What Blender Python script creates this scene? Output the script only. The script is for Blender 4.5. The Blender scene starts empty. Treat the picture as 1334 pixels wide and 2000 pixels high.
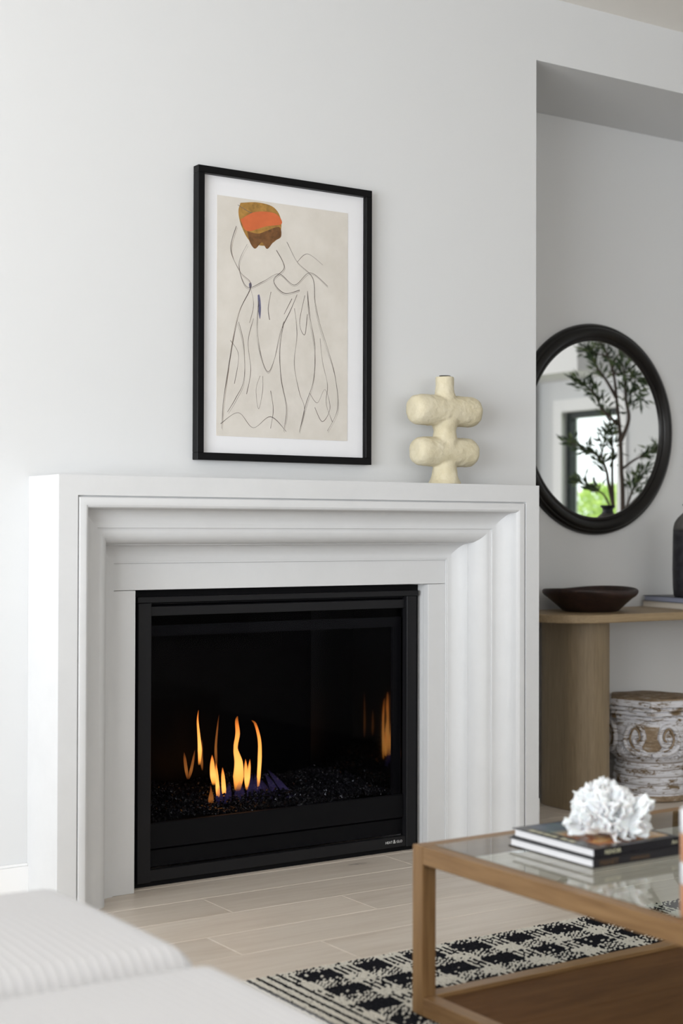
import bpy, bmesh, math, random
import numpy as np
from mathutils import Vector, Matrix, noise
random.seed(7)
sc = bpy.context.scene
COL = sc.collection
PI = math.pi

# ------------------------------------------------------------------ camera
YAW, PITCH, ROLL, FPX, EYE = math.radians(33.41), math.radians(.653), math.radians(.163), 2922., 1.15
fw = Vector((math.sin(YAW)*math.cos(PITCH), math.cos(YAW)*math.cos(PITCH), math.sin(PITCH)))
rt = Vector((math.cos(YAW), -math.sin(YAW), 0)); up = rt.cross(fw)
c_, s_ = math.cos(ROLL), math.sin(ROLL)
rt, up = rt*c_ + up*s_, up*c_ - rt*s_
cam_d = bpy.data.cameras.new('camera'); cam = bpy.data.objects.new('camera', cam_d); COL.objects.link(cam)
M = Matrix((rt, up, -fw)).transposed().to_4x4(); M.translation = (0, 0, EYE)
cam.matrix_world = M
cam_d.sensor_fit = 'HORIZONTAL'; cam_d.lens = 50; cam_d.sensor_width = 50*1334/FPX
cam_d.clip_start = .05
cam_d.dof.use_dof = True; cam_d.dof.focus_distance = 4.95; cam_d.dof.aperture_fstop = 2.1
sc.camera = cam

# ------------------------------------------------------------------ world, lights, exposure
sc.view_settings.view_transform = 'Standard'; sc.view_settings.look = 'None'
sc.view_settings.gamma = 1; sc.view_settings.use_curve_mapping = False
sc.view_settings.exposure = 0.0
w = bpy.data.worlds.new('overcast_sky'); sc.world = w; w.use_nodes = True
bg = w.node_tree.nodes['Background']; bg.inputs[0].default_value = (.93, .97, 1, 1); bg.inputs[1].default_value = 2.0

def area(name, loc, target, sx, sy, power, col=(1, 1, 1)):
    l = bpy.data.lights.new(name, 'AREA'); l.shape = 'RECTANGLE'; l.size = sx; l.size_y = sy
    l.energy = power; l.color = col
    o = bpy.data.objects.new(name, l); COL.objects.link(o); o.location = loc
    o.rotation_euler = (Vector(target)-Vector(loc)).to_track_quat('-Z', 'Z').to_euler()
    return o
# daylight entering through the big left windows, the rear windows and the right-hand glazed door
area('window_daylight_left', (-3.62, .1, 1.5), (0, .1, 1.5), 2.2, 4.8, 445, (.91, .955, 1))
area('window_daylight_rear', (1.5, -5.35, 1.6), (1.5, 0, 1.6), 4.0, 2.2, 46, (1, .99, .97))
area('window_daylight_rear_right', (5.4, -5.35, 1.6), (5.4, 0, 1.6), 2.6, 2.2, 10, (1, .98, .95))

# ------------------------------------------------------------------ materials
def mat(name, col=(.8, .8, .8), rough=.5, metal=0, spec=.4, **k):
    m = bpy.data.materials.new(name); m.use_nodes = True
    b = m.node_tree.nodes['Principled BSDF']
    b.inputs['Base Color'].default_value = (*col, 1); b.inputs['Roughness'].default_value = rough
    b.inputs['Metallic'].default_value = metal; b.inputs['Specular IOR Level'].default_value = spec
    for kk, v in k.items(): b.inputs[kk.replace('_', ' ')].default_value = v
    return m
def nd(m, t, **k):
    n = m.node_tree.nodes.new(t)
    for a, v in k.items(): setattr(n, a, v)
    return n
def lk(m, a, b): m.node_tree.links.new(a, b)
def BS(m): return m.node_tree.nodes['Principled BSDF']
def coords(m, scale=(1, 1, 1), kind='Object', rot=(0, 0, 0)):
    t = nd(m, 'ShaderNodeTexCoord'); mp = nd(m, 'ShaderNodeMapping')
    mp.inputs['Scale'].default_value = scale; mp.inputs['Rotation'].default_value = rot
    lk(m, t.outputs[kind], mp.inputs[0]); return mp.outputs[0]
def noise_tex(m, vec, scale, detail=4, rough=.5, dist=0):
    n = nd(m, 'ShaderNodeTexNoise'); n.inputs['Scale'].default_value = scale; n.inputs['Detail'].default_value = detail
    n.inputs['Roughness'].default_value = rough; n.inputs['Distortion'].default_value = dist
    lk(m, vec, n.inputs['Vector']); return n.outputs['Fac']
def ramp(m, fac, stops, interp='LINEAR'):
    r = nd(m, 'ShaderNodeValToRGB'); r.color_ramp.interpolation = interp
    e = r.color_ramp.elements
    while len(e) < len(stops): e.new(.5)
    for el, (p, c) in zip(e, stops): el.position = p; el.color = (*c, 1)
    lk(m, fac, r.inputs[0]); return r.outputs[0]
def bump(m, h, strength=.2, dist=.002):
    b = nd(m, 'ShaderNodeBump'); b.inputs['Strength'].default_value = strength; b.inputs['Distance'].default_value = dist
    lk(m, h, b.inputs['Height']); lk(m, b.outputs[0], BS(m).inputs['Normal']); return b
def mix(m, fac, a, b, mode='MIX'):
    x = nd(m, 'ShaderNodeMix', data_type='RGBA', blend_type=mode)
    for s, v in ((0, fac), (6, a), (7, b)):
        if isinstance(v, (int, float)): x.inputs[s].default_value = v
        elif isinstance(v, tuple): x.inputs[s].default_value = (*v, 1)
        else: lk(m, v, x.inputs[s])
    return x.outputs[2]

WALL = mat('wall_paint', (.68, .686, .692), .75, spec=.3)
bump(WALL, noise_tex(WALL, coords(WALL), 260, 3), .08, .001)
CEIL = mat('ceiling_paint', (.84, .815, .775), .8, spec=.2)
TRIM = mat('trim_paint', (.82, .82, .82), .4)
STONE = mat('cast_stone', (.63, .63, .62), .75, spec=.3)
v = coords(STONE); lk(STONE, ramp(STONE, noise_tex(STONE, v, 7, 6, .65), [(.3, (.65, .654, .66)), (.7, (.68, .684, .69))]), BS(STONE).inputs['Base Color'])
bump(STONE, noise_tex(STONE, v, 420, 4, .6), .07, .001)

def wood(name, dark, mid, light, grain=(1.2, 26, 26), rough=.45, knots=False, rnd=.0, bstr=.08):
    m = mat(name, mid, rough)
    oi = nd(m, 'ShaderNodeObjectInfo'); tc = nd(m, 'ShaderNodeTexCoord')
    ad = nd(m, 'ShaderNodeVectorMath', operation='ADD'); sc_ = nd(m, 'ShaderNodeVectorMath', operation='SCALE')
    cb = nd(m, 'ShaderNodeCombineXYZ'); lk(m, oi.outputs['Random'], cb.inputs[0]); lk(m, oi.outputs['Random'], cb.inputs[1]); lk(m, oi.outputs['Random'], cb.inputs[2])
    lk(m, cb.outputs[0], sc_.inputs[0]); sc_.inputs['Scale'].default_value = 37.
    lk(m, tc.outputs['Object'], ad.inputs[0]); lk(m, sc_.outputs[0], ad.inputs[1])
    mp = nd(m, 'ShaderNodeMapping'); mp.inputs['Scale'].default_value = grain; lk(m, ad.outputs[0], mp.inputs[0])
    g = noise_tex(m, mp.outputs[0], 1, 6, .62, .6)
    col = ramp(m, g, [(.28, dark), (.5, mid), (.75, light)])
    mp2 = nd(m, 'ShaderNodeMapping'); mp2.inputs['Scale'].default_value = tuple(x*4 for x in grain); lk(m, ad.outputs[0], mp2.inputs[0])
    fine = noise_tex(m, mp2.outputs[0], 1, 3, .6)
    col = mix(m, .35, col, ramp(m, fine, [(.35, dark), (.65, light)]))
    if rnd:
        mr = nd(m, 'ShaderNodeMapRange'); mr.inputs['To Min'].default_value = 1-rnd; mr.inputs['To Max'].default_value = 1+rnd
        lk(m, oi.outputs['Random'], mr.inputs[0]); hsv = nd(m, 'ShaderNodeHueSaturation'); lk(m, mr.outputs[0], hsv.inputs['Value']); lk(m, col, hsv.inputs['Color']); col = hsv.outputs[0]
    if knots:
        mp3 = nd(m, 'ShaderNodeMapping'); mp3.inputs['Scale'].default_value = (1.1, 3.6, 0); lk(m, ad.outputs[0], mp3.inputs[0])
        vo = nd(m, 'ShaderNodeTexVoronoi'); vo.inputs['Scale'].default_value = 1.; lk(m, mp3.outputs[0], vo.inputs[0])
        k = ramp(m, vo.outputs['Distance'], [(.0, (1, 1, 1)), (.035, (.75, .75, .75)), (.07, (.12, .12, .12)), (.16, (0, 0, 0))])
        brk = ramp(m, noise_tex(m, tc.outputs['Object'], 60, 3), [(.4, (.2, .2, .2)), (.6, (1, 1, 1))])
        col = mix(m, mix(m, 1., k, brk, 'MULTIPLY'), col, (.16, .13, .11))
    lk(m, col, BS(m).inputs['Base Color']); bump(m, fine, bstr, .001)
    return m
PLANK = wood('washed_oak_plank', (.57, .49, .41), (.66, .585, .505), (.73, .66, .58), (1.1, 15, 15), .42, True, .06, .05)
UNDER = mat('subfloor', (.42, .38, .32), .8)
TK = ((.17, .088, .034), (.25, .140, .057), (.335, .20, .09))
TEAK = wood('oiled_teak', *TK, (26, 2.0, 26), .42)
TEAKX = wood('oiled_teak_cross', *TK, (2.0, 26, 26), .38)
TEAKZ = wood('oiled_teak_upright', *TK, (26, 26, 2.0), .38)
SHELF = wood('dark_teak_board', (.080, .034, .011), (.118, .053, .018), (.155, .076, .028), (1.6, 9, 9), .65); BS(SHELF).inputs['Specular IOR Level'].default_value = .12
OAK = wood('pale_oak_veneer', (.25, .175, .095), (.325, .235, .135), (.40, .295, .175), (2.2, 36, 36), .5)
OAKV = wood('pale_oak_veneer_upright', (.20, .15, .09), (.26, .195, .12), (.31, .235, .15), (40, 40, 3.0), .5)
DKW = wood('dark_bowl_wood', (.010, .005, .004), (.020, .009, .007), (.05, .024, .017), (5, 22, 22), .5, bstr=.3)

BLK = mat('black_satin_metal', (.009, .009, .0105), .45, spec=.22)
BLKT = mat('black_matt_metal', (.003, .003, .004), .6, spec=.12)
LINER = mat('black_glass_liner', (.0012, .0012, .0015), .32, spec=.06)
LINR = mat('black_polished_liner', (.001, .001, .001), .05); BS(LINR).inputs['IOR'].default_value = 2.6
CHIP = mat('black_crushed_glass', (.006, .006, .008), .2, spec=.22)
FRAMEB = mat('black_frame_lacquer', (.002, .002, .0026), .4, spec=.16)
MAT_B = mat('white_mat_board', (.84, .84, .86), .8)
PAPER = mat('cream_print_paper', (.70, .66, .60), .85)
lk(PAPER, ramp(PAPER, noise_tex(PAPER, coords(PAPER), 9, 5, .6), [(.3, (.655, .615, .555)), (.7, (.74, .70, .645))]), BS(PAPER).inputs['Base Color'])
def ink(name, col, a=.5, sc2=60):
    m = mat(name, col, .9); lk(m, ramp(m, noise_tex(m, coords(m), sc2, 4, .7), [(.35, tuple(x*a for x in col)), (.65, col)]), BS(m).inputs['Base Color']); return m
INK = ink('graphite_line', (.17, .14, .125), .7); ORANGE = ink('orange_wash', (.68, .16, .055), .85, 30)
OCHRE = ink('ochre_wash', (.46, .25, .06), .55, 45); BROWNW = ink('brown_wash', (.22, .10, .035), .5, 70); BLUEW = ink('indigo_wash', (.17, .17, .29), .6, 60)
PLAST = mat('cream_plaster', (.70, .62, .43), .8, spec=.3)
v = coords(PLAST)
lk(PLAST, ramp(PLAST, noise_tex(PLAST, v, 14, 5, .6), [(.3, (.60, .53, .36)), (.7, (.69, .63, .48))]), BS(PLAST).inputs['Base Color'])
bump(PLAST, noise_tex(PLAST, v, 55, 5, .6), .8, .004)
MIRF = mat('ebony_mirror_frame', (.0065, .0055, .005), .33, spec=.3)
MIRG = mat('silvered_mirror', (.93, .94, .93), .01, 1.0)
CERB = mat('black_stoneware', (.014, .014, .018), .5)
v = coords(CERB); lk(CERB, ramp(CERB, noise_tex(CERB, v, 30, 5), [(.4, (.010, .010, .014)), (.75, (.035, .035, .042))]), BS(CERB).inputs['Base Color'])
CERG = mat('grey_stoneware_shoulder', (.075, .07, .065), .55)
CORAL = mat('white_coral', (.93, .925, .93), .7, Subsurface_Weight=.15)
bump(CORAL, noise_tex(CORAL, coords(CORAL), 260, 3), .4, .002)
PAGES = mat('book_pages', (.84, .84, .86), .8)
v = coords(PAGES); wv = nd(PAGES, 'ShaderNodeTexWave', bands_direction='Z'); wv.inputs['Scale'].default_value = 420; lk(PAGES, v, wv.inputs[0])
lk(PAGES, ramp(PAGES, wv.outputs['Fac'], [(0, (.84, .84, .87)), (1, (.93, .93, .95))]), BS(PAGES).inputs['Base Color'])
PAGET = mat('cream_pages', (.66, .60, .52), .8)
BJ = mat('black_book_jacket', (.012, .011, .014), .22); BJ2 = mat('charcoal_book_jacket', (.018, .017, .02), .3)
GREYJ = mat('slate_book_jacket', (.045, .05, .06), .4); BLUEP = mat('blue_grey_pages', (.30, .32, .42), .6)
GOLD = mat('pale_gold_lettering', (.62, .60, .42), .5); BRONZE = mat('bronze_lettering', (.13, .075, .035), .5); SILV = mat('silver_lettering', (.75, .75, .75), .35)
WHITE_C = mat('white_glaze', (.74, .75, .78), .25); COPPER = mat('terracotta_glaze', (.50, .25, .14), .35)
SOFA = mat('ribbed_linen', (.8, .8, .8), .95, spec=.15)
v = coords(SOFA); wv = nd(SOFA, 'ShaderNodeTexWave', bands_direction='X', wave_profile='SIN'); wv.inputs['Scale'].default_value = 16.5; wv.inputs['Distortion'].default_value = .6; wv.inputs['Detail Scale'].default_value = 2
lk(SOFA, v, wv.inputs[0])
lk(SOFA, ramp(SOFA, wv.outputs['Fac'], [(.0, (.64, .645, .675)), (.35, (.745, .75, .775))]), BS(SOFA).inputs['Base Color']); bump(SOFA, wv.outputs['Fac'], .35, .004)
BARK = mat('olive_bark', (.085, .062, .05), .9); bump(BARK, noise_tex(BARK, coords(BARK, (1, 1, .2)), 60, 4), .8, .01)
LEAF = mat('olive_leaf', (.075, .12, .04), .5); oi = nd(LEAF, 'ShaderNodeNewGeometry')
lk(LEAF, ramp(LEAF, oi.outputs['Random Per Island'], [(0, (.025, .045, .02)), (.6, (.06, .095, .04)), (1, (.13, .17, .06))]), BS(LEAF).inputs['Base Color'])
DGREEN = mat('dark_window_frame', (.015, .022, .022), .4)
GRASS = mat('lawn_grass', (.25, .42, .06), .9); POT = mat('grey_planter', (.28, .27, .26), .8)
CURT = mat('white_curtain', (.82, .81, .80), .9)
YB = mat('black_yarn', (.013, .013, .017), .95, spec=.1); YC = mat('cream_yarn', (.64, .61, .54), .95, spec=.1); RB = mat('rug_backing', (.05, .05, .05), .95)

def glass(name, tint=(1, 1, 1), refl=1., rough=.0, ior=1.45):
    m = bpy.data.materials.new(name); m.use_nodes = True; t = m.node_tree; t.nodes.clear()
    out = nd(m, 'ShaderNodeOutputMaterial'); tr = nd(m, 'ShaderNodeBsdfTransparent'); tr.inputs[0].default_value = (*tint, 1)
    gl = nd(m, 'ShaderNodeBsdfGlossy'); gl.inputs['Roughness'].default_value = rough; gl.inputs[0].default_value = (1, 1, 1, 1)
    fr = nd(m, 'ShaderNodeFresnel'); fr.inputs[0].default_value = ior
    mu = nd(m, 'ShaderNodeMath', operation='MULTIPLY'); lk(m, fr.outputs[0], mu.inputs[0])
    gm = nd(m, 'ShaderNodeNewGeometry'); bf = nd(m, 'ShaderNodeMath', operation='MULTIPLY_ADD'); lk(m, gm.outputs['Backfacing'], bf.inputs[0]); bf.inputs[1].default_value = -refl; bf.inputs[2].default_value = refl; lk(m, bf.outputs[0], mu.inputs[1])
    mx = nd(m, 'ShaderNodeMixShader'); lk(m, mu.outputs[0], mx.inputs[0]); lk(m, tr.outputs[0], mx.inputs[1]); lk(m, gl.outputs[0], mx.inputs[2]); lk(m, mx.outputs[0], out.inputs[0])
    return m
GL_T = glass('table_glass', (.90, .94, .925), 1.0, .0, 1.5)
GL_F = glass('fire_glass', (.86, .86, .88), .10, .02)
GL_P = glass('picture_glazing', (.985, .985, .985), .12)
GL_W = glass('window_glass', (.95, .97, .96), .5)

def flame_mat(name, c0, c1, c2, st, fade=1.0):
    m = bpy.data.materials.new(name); m.use_nodes = True; t = m.node_tree; t.nodes.clear()
    out = nd(m, 'ShaderNodeOutputMaterial'); em = nd(m, 'ShaderNodeEmission'); tr = nd(m, 'ShaderNodeBsdfTransparent')
    tc = nd(m, 'ShaderNodeTexCoord'); sp = nd(m, 'ShaderNodeSeparateXYZ'); lk(m, tc.outputs['Generated'], sp.inputs[0])
    lk(m, ramp(m, sp.outputs[2], [(0, c0), (.35, c1), (1, c2)]), em.inputs[0]); em.inputs[1].default_value = st
    lw = nd(m, 'ShaderNodeLayerWeight'); lw.inputs[0].default_value = .35
    a = ramp(m, lw.outputs['Facing'], [(0, (1, 1, 1)), (.55, (.45, .45, .45)), (.95, (0, 0, 0))])
    h = ramp(m, sp.outputs[2], [(0, (0, 0, 0)), (.14, (.7, .7, .7)), (.3, (1, 1, 1)), (.75, (.8, .8, .8)), (1, (.05, .05, .05))])
    pr = mix(m, 1., a, h, 'MULTIPLY'); mu = nd(m, 'ShaderNodeMath', operation='MULTIPLY'); mu.inputs[1].default_value = fade; lk(m, pr, mu.inputs[0])
    mx = nd(m, 'ShaderNodeMixShader'); lk(m, mu.outputs[0], mx.inputs[0]); lk(m, tr.outputs[0], mx.inputs[1]); lk(m, em.outputs[0], mx.inputs[2]); lk(m, mx.outputs[0], out.inputs[0])
    return m
FL1 = flame_mat('yellow_flame', (1, .33, .045), (1, .42, .09), (1, .24, .03), 2.3, .9)
FL2 = flame_mat('dim_flame_and_reflection', (.6, .16, .03), (.8, .28, .06), (.6, .15, .03), .55, .6)
FL3 = flame_mat('blue_flame', (.10, .09, .30), (.14, .11, .34), (.10, .07, .22), .35, .28)

# ------------------------------------------------------------------ helpers
def obj(name, bm, m, parent=None, smooth=False, loc=None, kind=None):
    me = bpy.data.meshes.new(name); bm.to_mesh(me); bm.free()
    for mm in (m if isinstance(m, (list, tuple)) else [m]): me.materials.append(mm)
    if smooth: me.polygons.foreach_set('use_smooth', [True]*len(me.polygons))
    o = bpy.data.objects.new(name, me); COL.objects.link(o)
    if loc: o.location = loc
    if parent: o.parent = parent
    if kind: o['kind'] = kind
    return o
def thing(name, label, cat, loc=(0, 0, 0), rz=0, group=None):
    o = bpy.data.objects.new(name, None); COL.objects.link(o); o.empty_display_size = .05
    o.location = loc; o.rotation_euler = (0, 0, rz); o['label'] = label; o['category'] = cat
    if group: o['group'] = group
    return o
def tag(o, label, cat, group=None):
    o['label'] = label; o['category'] = cat
    if group: o['group'] = group
    return o
def box(bm, x0, x1, y0, y1, z0, z1, bev=0, seg=2, mi=0):
    g = bmesh.ops.create_cube(bm, size=1)['verts']
    for q in g: q.co = Vector(((x0+x1)/2+q.co.x*(x1-x0), (y0+y1)/2+q.co.y*(y1-y0), (z0+z1)/2+q.co.z*(z1-z0)))
    fs = {f for q in g for f in q.link_faces}
    for f in fs: f.material_index = mi
    if bev:
        es = {e for q in g for e in q.link_edges}
        bmesh.ops.bevel(bm, geom=list(es), offset=bev, segments=seg, profile=.5, affect='EDGES')
    return bm
def B(*a, **k): return box(bmesh.new(), *a, **k)
def lathe(bm, prof, n=48, cx=0, cy=0, cap=True, ell=(1, 1), mod=None):
    rings = []
    for (r, z) in prof:
        ring = []
        for i in range(n):
            a = 2*PI*i/n; k = mod(a, r, z) if mod else 1
            ring.append(bm.verts.new((cx+r*k*math.cos(a)*ell[0], cy+r*k*math.sin(a)*ell[1], z)))
        rings.append(ring)
    for p, q in zip(rings, rings[1:]):
        for i in range(n): bm.faces.new((p[i], p[(i+1) % n], q[(i+1) % n], q[i]))
    if cap: bm.faces.new(rings[0][::-1]); bm.faces.new(rings[-1])
    return bm
def tube(bm, pts, rad, n=8, cap=True):
    pts = [Vector(p) for p in pts]; rings = []; ref = None
    for i, p in enumerate(pts):
        t = (pts[min(i+1, len(pts)-1)]-pts[max(i-1, 0)]).normalized()
        if ref is None: ref = Vector((1, 0, 0)) if abs(t.x) < .6 else Vector((0, 1, 0))
        a = (ref-t*ref.dot(t)).normalized(); ref = a; b = t.cross(a); r = rad[i] if hasattr(rad, '__len__') else rad
        rings.append([bm.verts.new(p+a*math.cos(2*PI*k/n)*r+b*math.sin(2*PI*k/n)*r) for k in range(n)])
    for p, q in zip(rings, rings[1:]):
        for k in range(n): bm.faces.new((p[k], p[(k+1) % n], q[(k+1) % n], q[k]))
    if cap and n > 2: bm.faces.new(rings[0][::-1]); bm.faces.new(rings[-1])
    return bm
def smooth_path(pts, sub=6):
    P = [np.array(p, float) for p in pts]; out = []
    for i in range(len(P)-1):
        p0, p1, p2, p3 = P[max(i-1, 0)], P[i], P[i+1], P[min(i+2, len(P)-1)]
        for k in range(sub):
            t = k/sub; out.append(tuple(.5*((2*p1)+(-p0+p2)*t+(2*p0-5*p1+4*p2-p3)*t*t+(-p0+3*p1-3*p2+p3)*t**3)))
    out.append(tuple(P[-1])); return out
def fix(bm): bmesh.ops.recalc_face_normals(bm, faces=bm.faces); return bm
def struct(name, bm, m, parent=None, smooth=False):
    o = obj(name, bm, m, parent, smooth)
    if parent is None: o['kind'] = 'structure'
    return o

# ------------------------------------------------------------------ room shell
WY, AY, CZ, HZ, AX = 4.335, 4.88, 3.19, 2.939, 3.743
XL, XR, YR = -3.5, 8.0, -5.2          # left wall, right wall, rear wall
AE = 6.5                              # far end of the alcove
b = bmesh.new()
box(b, XL-.15, 2.061, WY, 5.03, 0, CZ); box(b, 3.212, AX, WY, 5.03, 0, CZ); box(b, 2.061, 3.212, WY, 5.03, .955, CZ)
box(b, 2.061, 3.212, 4.93, 5.03, 0, .955)
box(b, AX, AE, WY, 5.03, HZ, CZ); box(b, AE, XR+.15, WY, 5.03, 0, CZ)
struct('wall_back', b, WALL)
struct('wall_alcove', B(AX, AE, AY, 5.03, 0, HZ), WALL)
b = bmesh.new()
box(b, XL-.15, XL, YR-.15, -2.3, 0, CZ); box(b, XL-.15, XL, 2.6, WY, 0, CZ); box(b, XL-.15, XL, -2.3, 2.6, 0, .35); box(b, XL-.15, XL, -2.3, 2.6, 2.65, CZ)
struct('wall_left', b, WALL)
b = bmesh.new()
box(b, XL, -.5, YR-.15, YR, 0, CZ); box(b, 3.5, 4.1, YR-.15, YR, 0, CZ); box(b, 6.7, XR+.15, YR-.15, YR, 0, CZ)
box(b, -.5, 3.5, YR-.15, YR, 0, .5); box(b, 4.1, 6.7, YR-.15, YR, 0, .5); box(b, -.5, 3.5, YR-.15, YR, 2.7, CZ); box(b, 4.1, 6.7, YR-.15, YR, 2.7, CZ)
struct('wall_rear', b, mat('taupe_low_bounce_paint', (.36, .34, .31), .8))  # unseen rear wall, set far back and darkened to cut bounced fill light
DY0, DY1, DZ = .80, 1.42, 2.08
b = bmesh.new()
box(b, XR, XR+.15, YR, DY0, 0, CZ); box(b, XR, XR+.15, DY1, WY, 0, CZ); box(b, XR, XR+.15, DY0, DY1, DZ, CZ)
struct('wall_right', b, WALL)
struct('ceiling', B(XL-.15, XR+.15, YR-.15, 5.03, CZ, CZ+.12), CEIL)
struct('trim_soffit', B(7.55, XR, -1.2, 1.45, 2.33, CZ, bev=.004), TRIM)

# window frames in the left and rear walls
def win(name, horiz, a0, a1, z0, z1, pos, n):
    o = bpy.data.objects.new(name, None); COL.objects.link(o); o['kind'] = 'structure'
    def bx(p0, p1, q0, q1, d=.03):
        return B(pos-d, pos+d, p0, p1, q0, q1, bev=.004) if not horiz else B(p0, p1, pos-d, pos+d, q0, q1, bev=.004)
    b = bmesh.new()
    for (p0, p1, q0, q1) in ((a0, a1, z0, z0+.06), (a0, a1, z1-.06, z1), (a0, a0+.06, z0+.06, z1-.06), (a1-.06, a1, z0+.06, z1-.06)):
        if horiz: box(b, p0, p1, pos-.03, pos+.03, q0, q1)
        else: box(b, pos-.03, pos+.03, p0, p1, q0, q1)
    obj('window_frame', b, TRIM, o)
    for i in range(1, n):
        c = a0+(a1-a0)*i/n; obj('mullion', bx(c-.025, c+.025, z0+.06, z1-.06), TRIM, o)
    return o
win('window_1', False, -2.3, 2.6, .35, 2.65, XL-.05, 4)
win('window_2', True, -.5, 3.5, .5, 2.7, YR-.05, 4)
win('window_3', True, 4.1, 6.7, .5, 2.7, YR-.05, 3)

# glazed door on the right wall (seen in the round mirror)
d = bpy.data.objects.new('door_1', None); COL.objects.link(d); d['kind'] = 'structure'
b = bmesh.new(); box(b, XR+.03, XR+.09, DY0, DY0+.05, 0, DZ); box(b, XR+.03, XR+.09, DY1-.05, DY1, 0, DZ); box(b, XR+.03, XR+.09, DY0+.05, DY1-.05, DZ-.05, DZ); box(b, XR+.03, XR+.09, DY0+.05, DY1-.05, 0, .14)
obj('door_frame', b, DGREEN, d); obj('pane', B(XR+.055, XR+.062, DY0+.05, DY1-.05, .14, DZ-.05), GL_W, d)
b = bmesh.new(); box(b, XR-.025, XR, DY0-.10, DY0, 0, DZ+.10, .003); box(b, XR-.025, XR, DY1, DY1+.10, 0, DZ+.10, .003); box(b, XR-.025, XR, DY0, DY1, DZ, DZ+.10, .003)
struct('trim_door_casing', b, TRIM)
# curtain beside it
b = bmesh.new(); N = 90; vs = []
for i in range(N+1):
    y = -.55+1.05*i/N; x = 7.86+.045*math.sin(i*.9)+.012*math.sin(i*.37)
    vs.append([b.verts.new((x, y, z)) for z in (.01, 2.315)])
for p, q in zip(vs, vs[1:]): b.faces.new((p[0], q[0], q[1], p[1]))
c = obj('curtain', b, CURT, smooth=True); tag(c, 'white floor-length curtain reflected at the left of the round mirror', 'curtain')
md = c.modifiers.new('s', 'SOLIDIFY'); md.thickness = .006

# ------------------------------------------------------------------ floor of single planks
fl = struct('floor', B(XL-.15, XR+.15, YR-.15, 5.03, -.12, -.012), UNDER)
cache = {}
def plank_mesh(L, W, T=.012):
    k = (round(L, 2), round(W, 3))
    if k not in cache:
        b = bmesh.new(); g = .0006; ch = .0022
        x0, x1, y0, y1 = g, k[0]-g, g, k[1]-g
        lo = [b.verts.new(p) for p in ((x0, y0, -T), (x1, y0, -T), (x1, y1, -T), (x0, y1, -T))]
        mi = [b.verts.new(p) for p in ((x0, y0, -.0016), (x1, y0, -.0016), (x1, y1, -.0016), (x0, y1, -.0016))]
        to = [b.verts.new(p) for p in ((x0+ch, y0+ch, 0), (x1-ch, y0+ch, 0), (x1-ch, y1-ch, 0), (x0+ch, y1-ch, 0))]
        b.faces.new(lo[::-1]); b.faces.new(to)
        for i in range(4):
            j = (i+1) % 4; b.faces.new((lo[i], lo[j], mi[j], mi[i])); b.faces.new((mi[i], mi[j], to[j], to[i]))
        me = bpy.data.meshes.new('plank'); b.to_mesh(me); b.free(); me.materials.append(PLANK); cache[k] = me
    return cache[k]
joints = {3.93: 2.207, 3.33: 2.262, 4.13: 3.038}
y = 4.73
while y > YR-.2:
    yk = round(y, 2); W = .2
    if yk+W > 4.88: W = 4.88-yk
    j0 = joints.get(yk, random.uniform(0, 1.9)); x = j0-1.9*math.ceil((j0-XL)/1.9)
    while x < XR:
        a0 = max(x, XL); a1 = min(x+1.9, XR)
        if yk >= 4.33-.001 and False: pass
        if a1-a0 > .05:
            o = bpy.data.objects.new('plank', plank_mesh(a1-a0, W)); COL.objects.link(o); o.location = (a0, yk, 0); o.parent = fl
        x += 1.9
    y -= .2

# baseboards
def base(name, x0, x1, yf): 
    b = bmesh.new(); box(b, x0, x1, yf-.014, yf, 0, .125); box(b, x0, x1, yf-.010, yf, .125, .133, .002)
    return struct(name, b, TRIM)
base('baseboard_left', XL, 1.716, WY); base('baseboard_right', 3.556, AX, WY); base('baseboard_alcove', AX, AE, AY)
struct('baseboard_corner', B(AX-.004, AX+.012, WY-.012, AY, 0, .133, .002), TRIM)

# ------------------------------------------------------------------ fireplace surround
P, Q = 4.100, 4.304
X0, X1, ZT = 1.716, 3.556, 1.308
sur = thing('fireplace_surround', 'large pale cast-stone fireplace surround with stepped cove mouldings', 'fireplace surround', (2.636, P, 0))
def rel(o): o.location = Vector(o.location)-Vector((2.636, P, 0)); return o
prof = [(0, .2345), (0, 0), (.060, 0), (.0602, .013), (.0635, .013), (.0645, .004), (.068, .001), (.078, 0), (.088, .0015), (.094, .005), (.0975, .012), (.098, .020)]
for i in range(9):                                     # upper cove
    t = i/8; prof.append((.0985+.0575*(1-math.cos(t*PI/2)), .026+.048*math.sin(t*PI/2)))
prof += [(.1565, .080), (.160, .0805)]
for i in range(10):                                    # ovolo
    t = i/9*PI/2; prof.append((.160+.047*math.sin(t), .0815+.060*(1-math.cos(t))))
prof += [(.2072, .1475), (.2095, .1475)]
for i in range(9):                                     # lower cove
    t = i/8; prof.append((.2098+.052*(1-math.cos(t*PI/2)), .150+.046*math.sin(t*PI/2)))
prof += [(.262, .198), (.2675, .198), (.2675, .2115), (.2675, .2345)]
b = bmesh.new(); st = []
for (wd, dp) in prof:
    yy = P+dp
    st.append([b.verts.new(p) for p in ((X0+wd, yy, 0), (X0+wd, yy, ZT-wd), (X1-wd, yy, ZT-wd), (X1-wd, yy, 0))])
for p, q in zip(st, st[1:]):
    for i in range(3): b.faces.new((p[i], p[i+1], q[i+1], q[i]))
p, q = st[-1], st[0]
for i in range(3): b.faces.new((p[i], p[i+1], q[i+1], q[i]))
b.faces.new([s[0] for s in st]); b.faces.new([s[3] for s in st][::-1]); fix(b)
o = rel(obj('molding', b, STONE, sur, True)); 
o.data.set_sharp_from_angle(angle=math.radians(18))
IX0, IX1, IZ = X0+.2675, X1-.2675, ZT-.2675
OX0, OX1, OZ = 2.061, 3.212, .955
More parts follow.
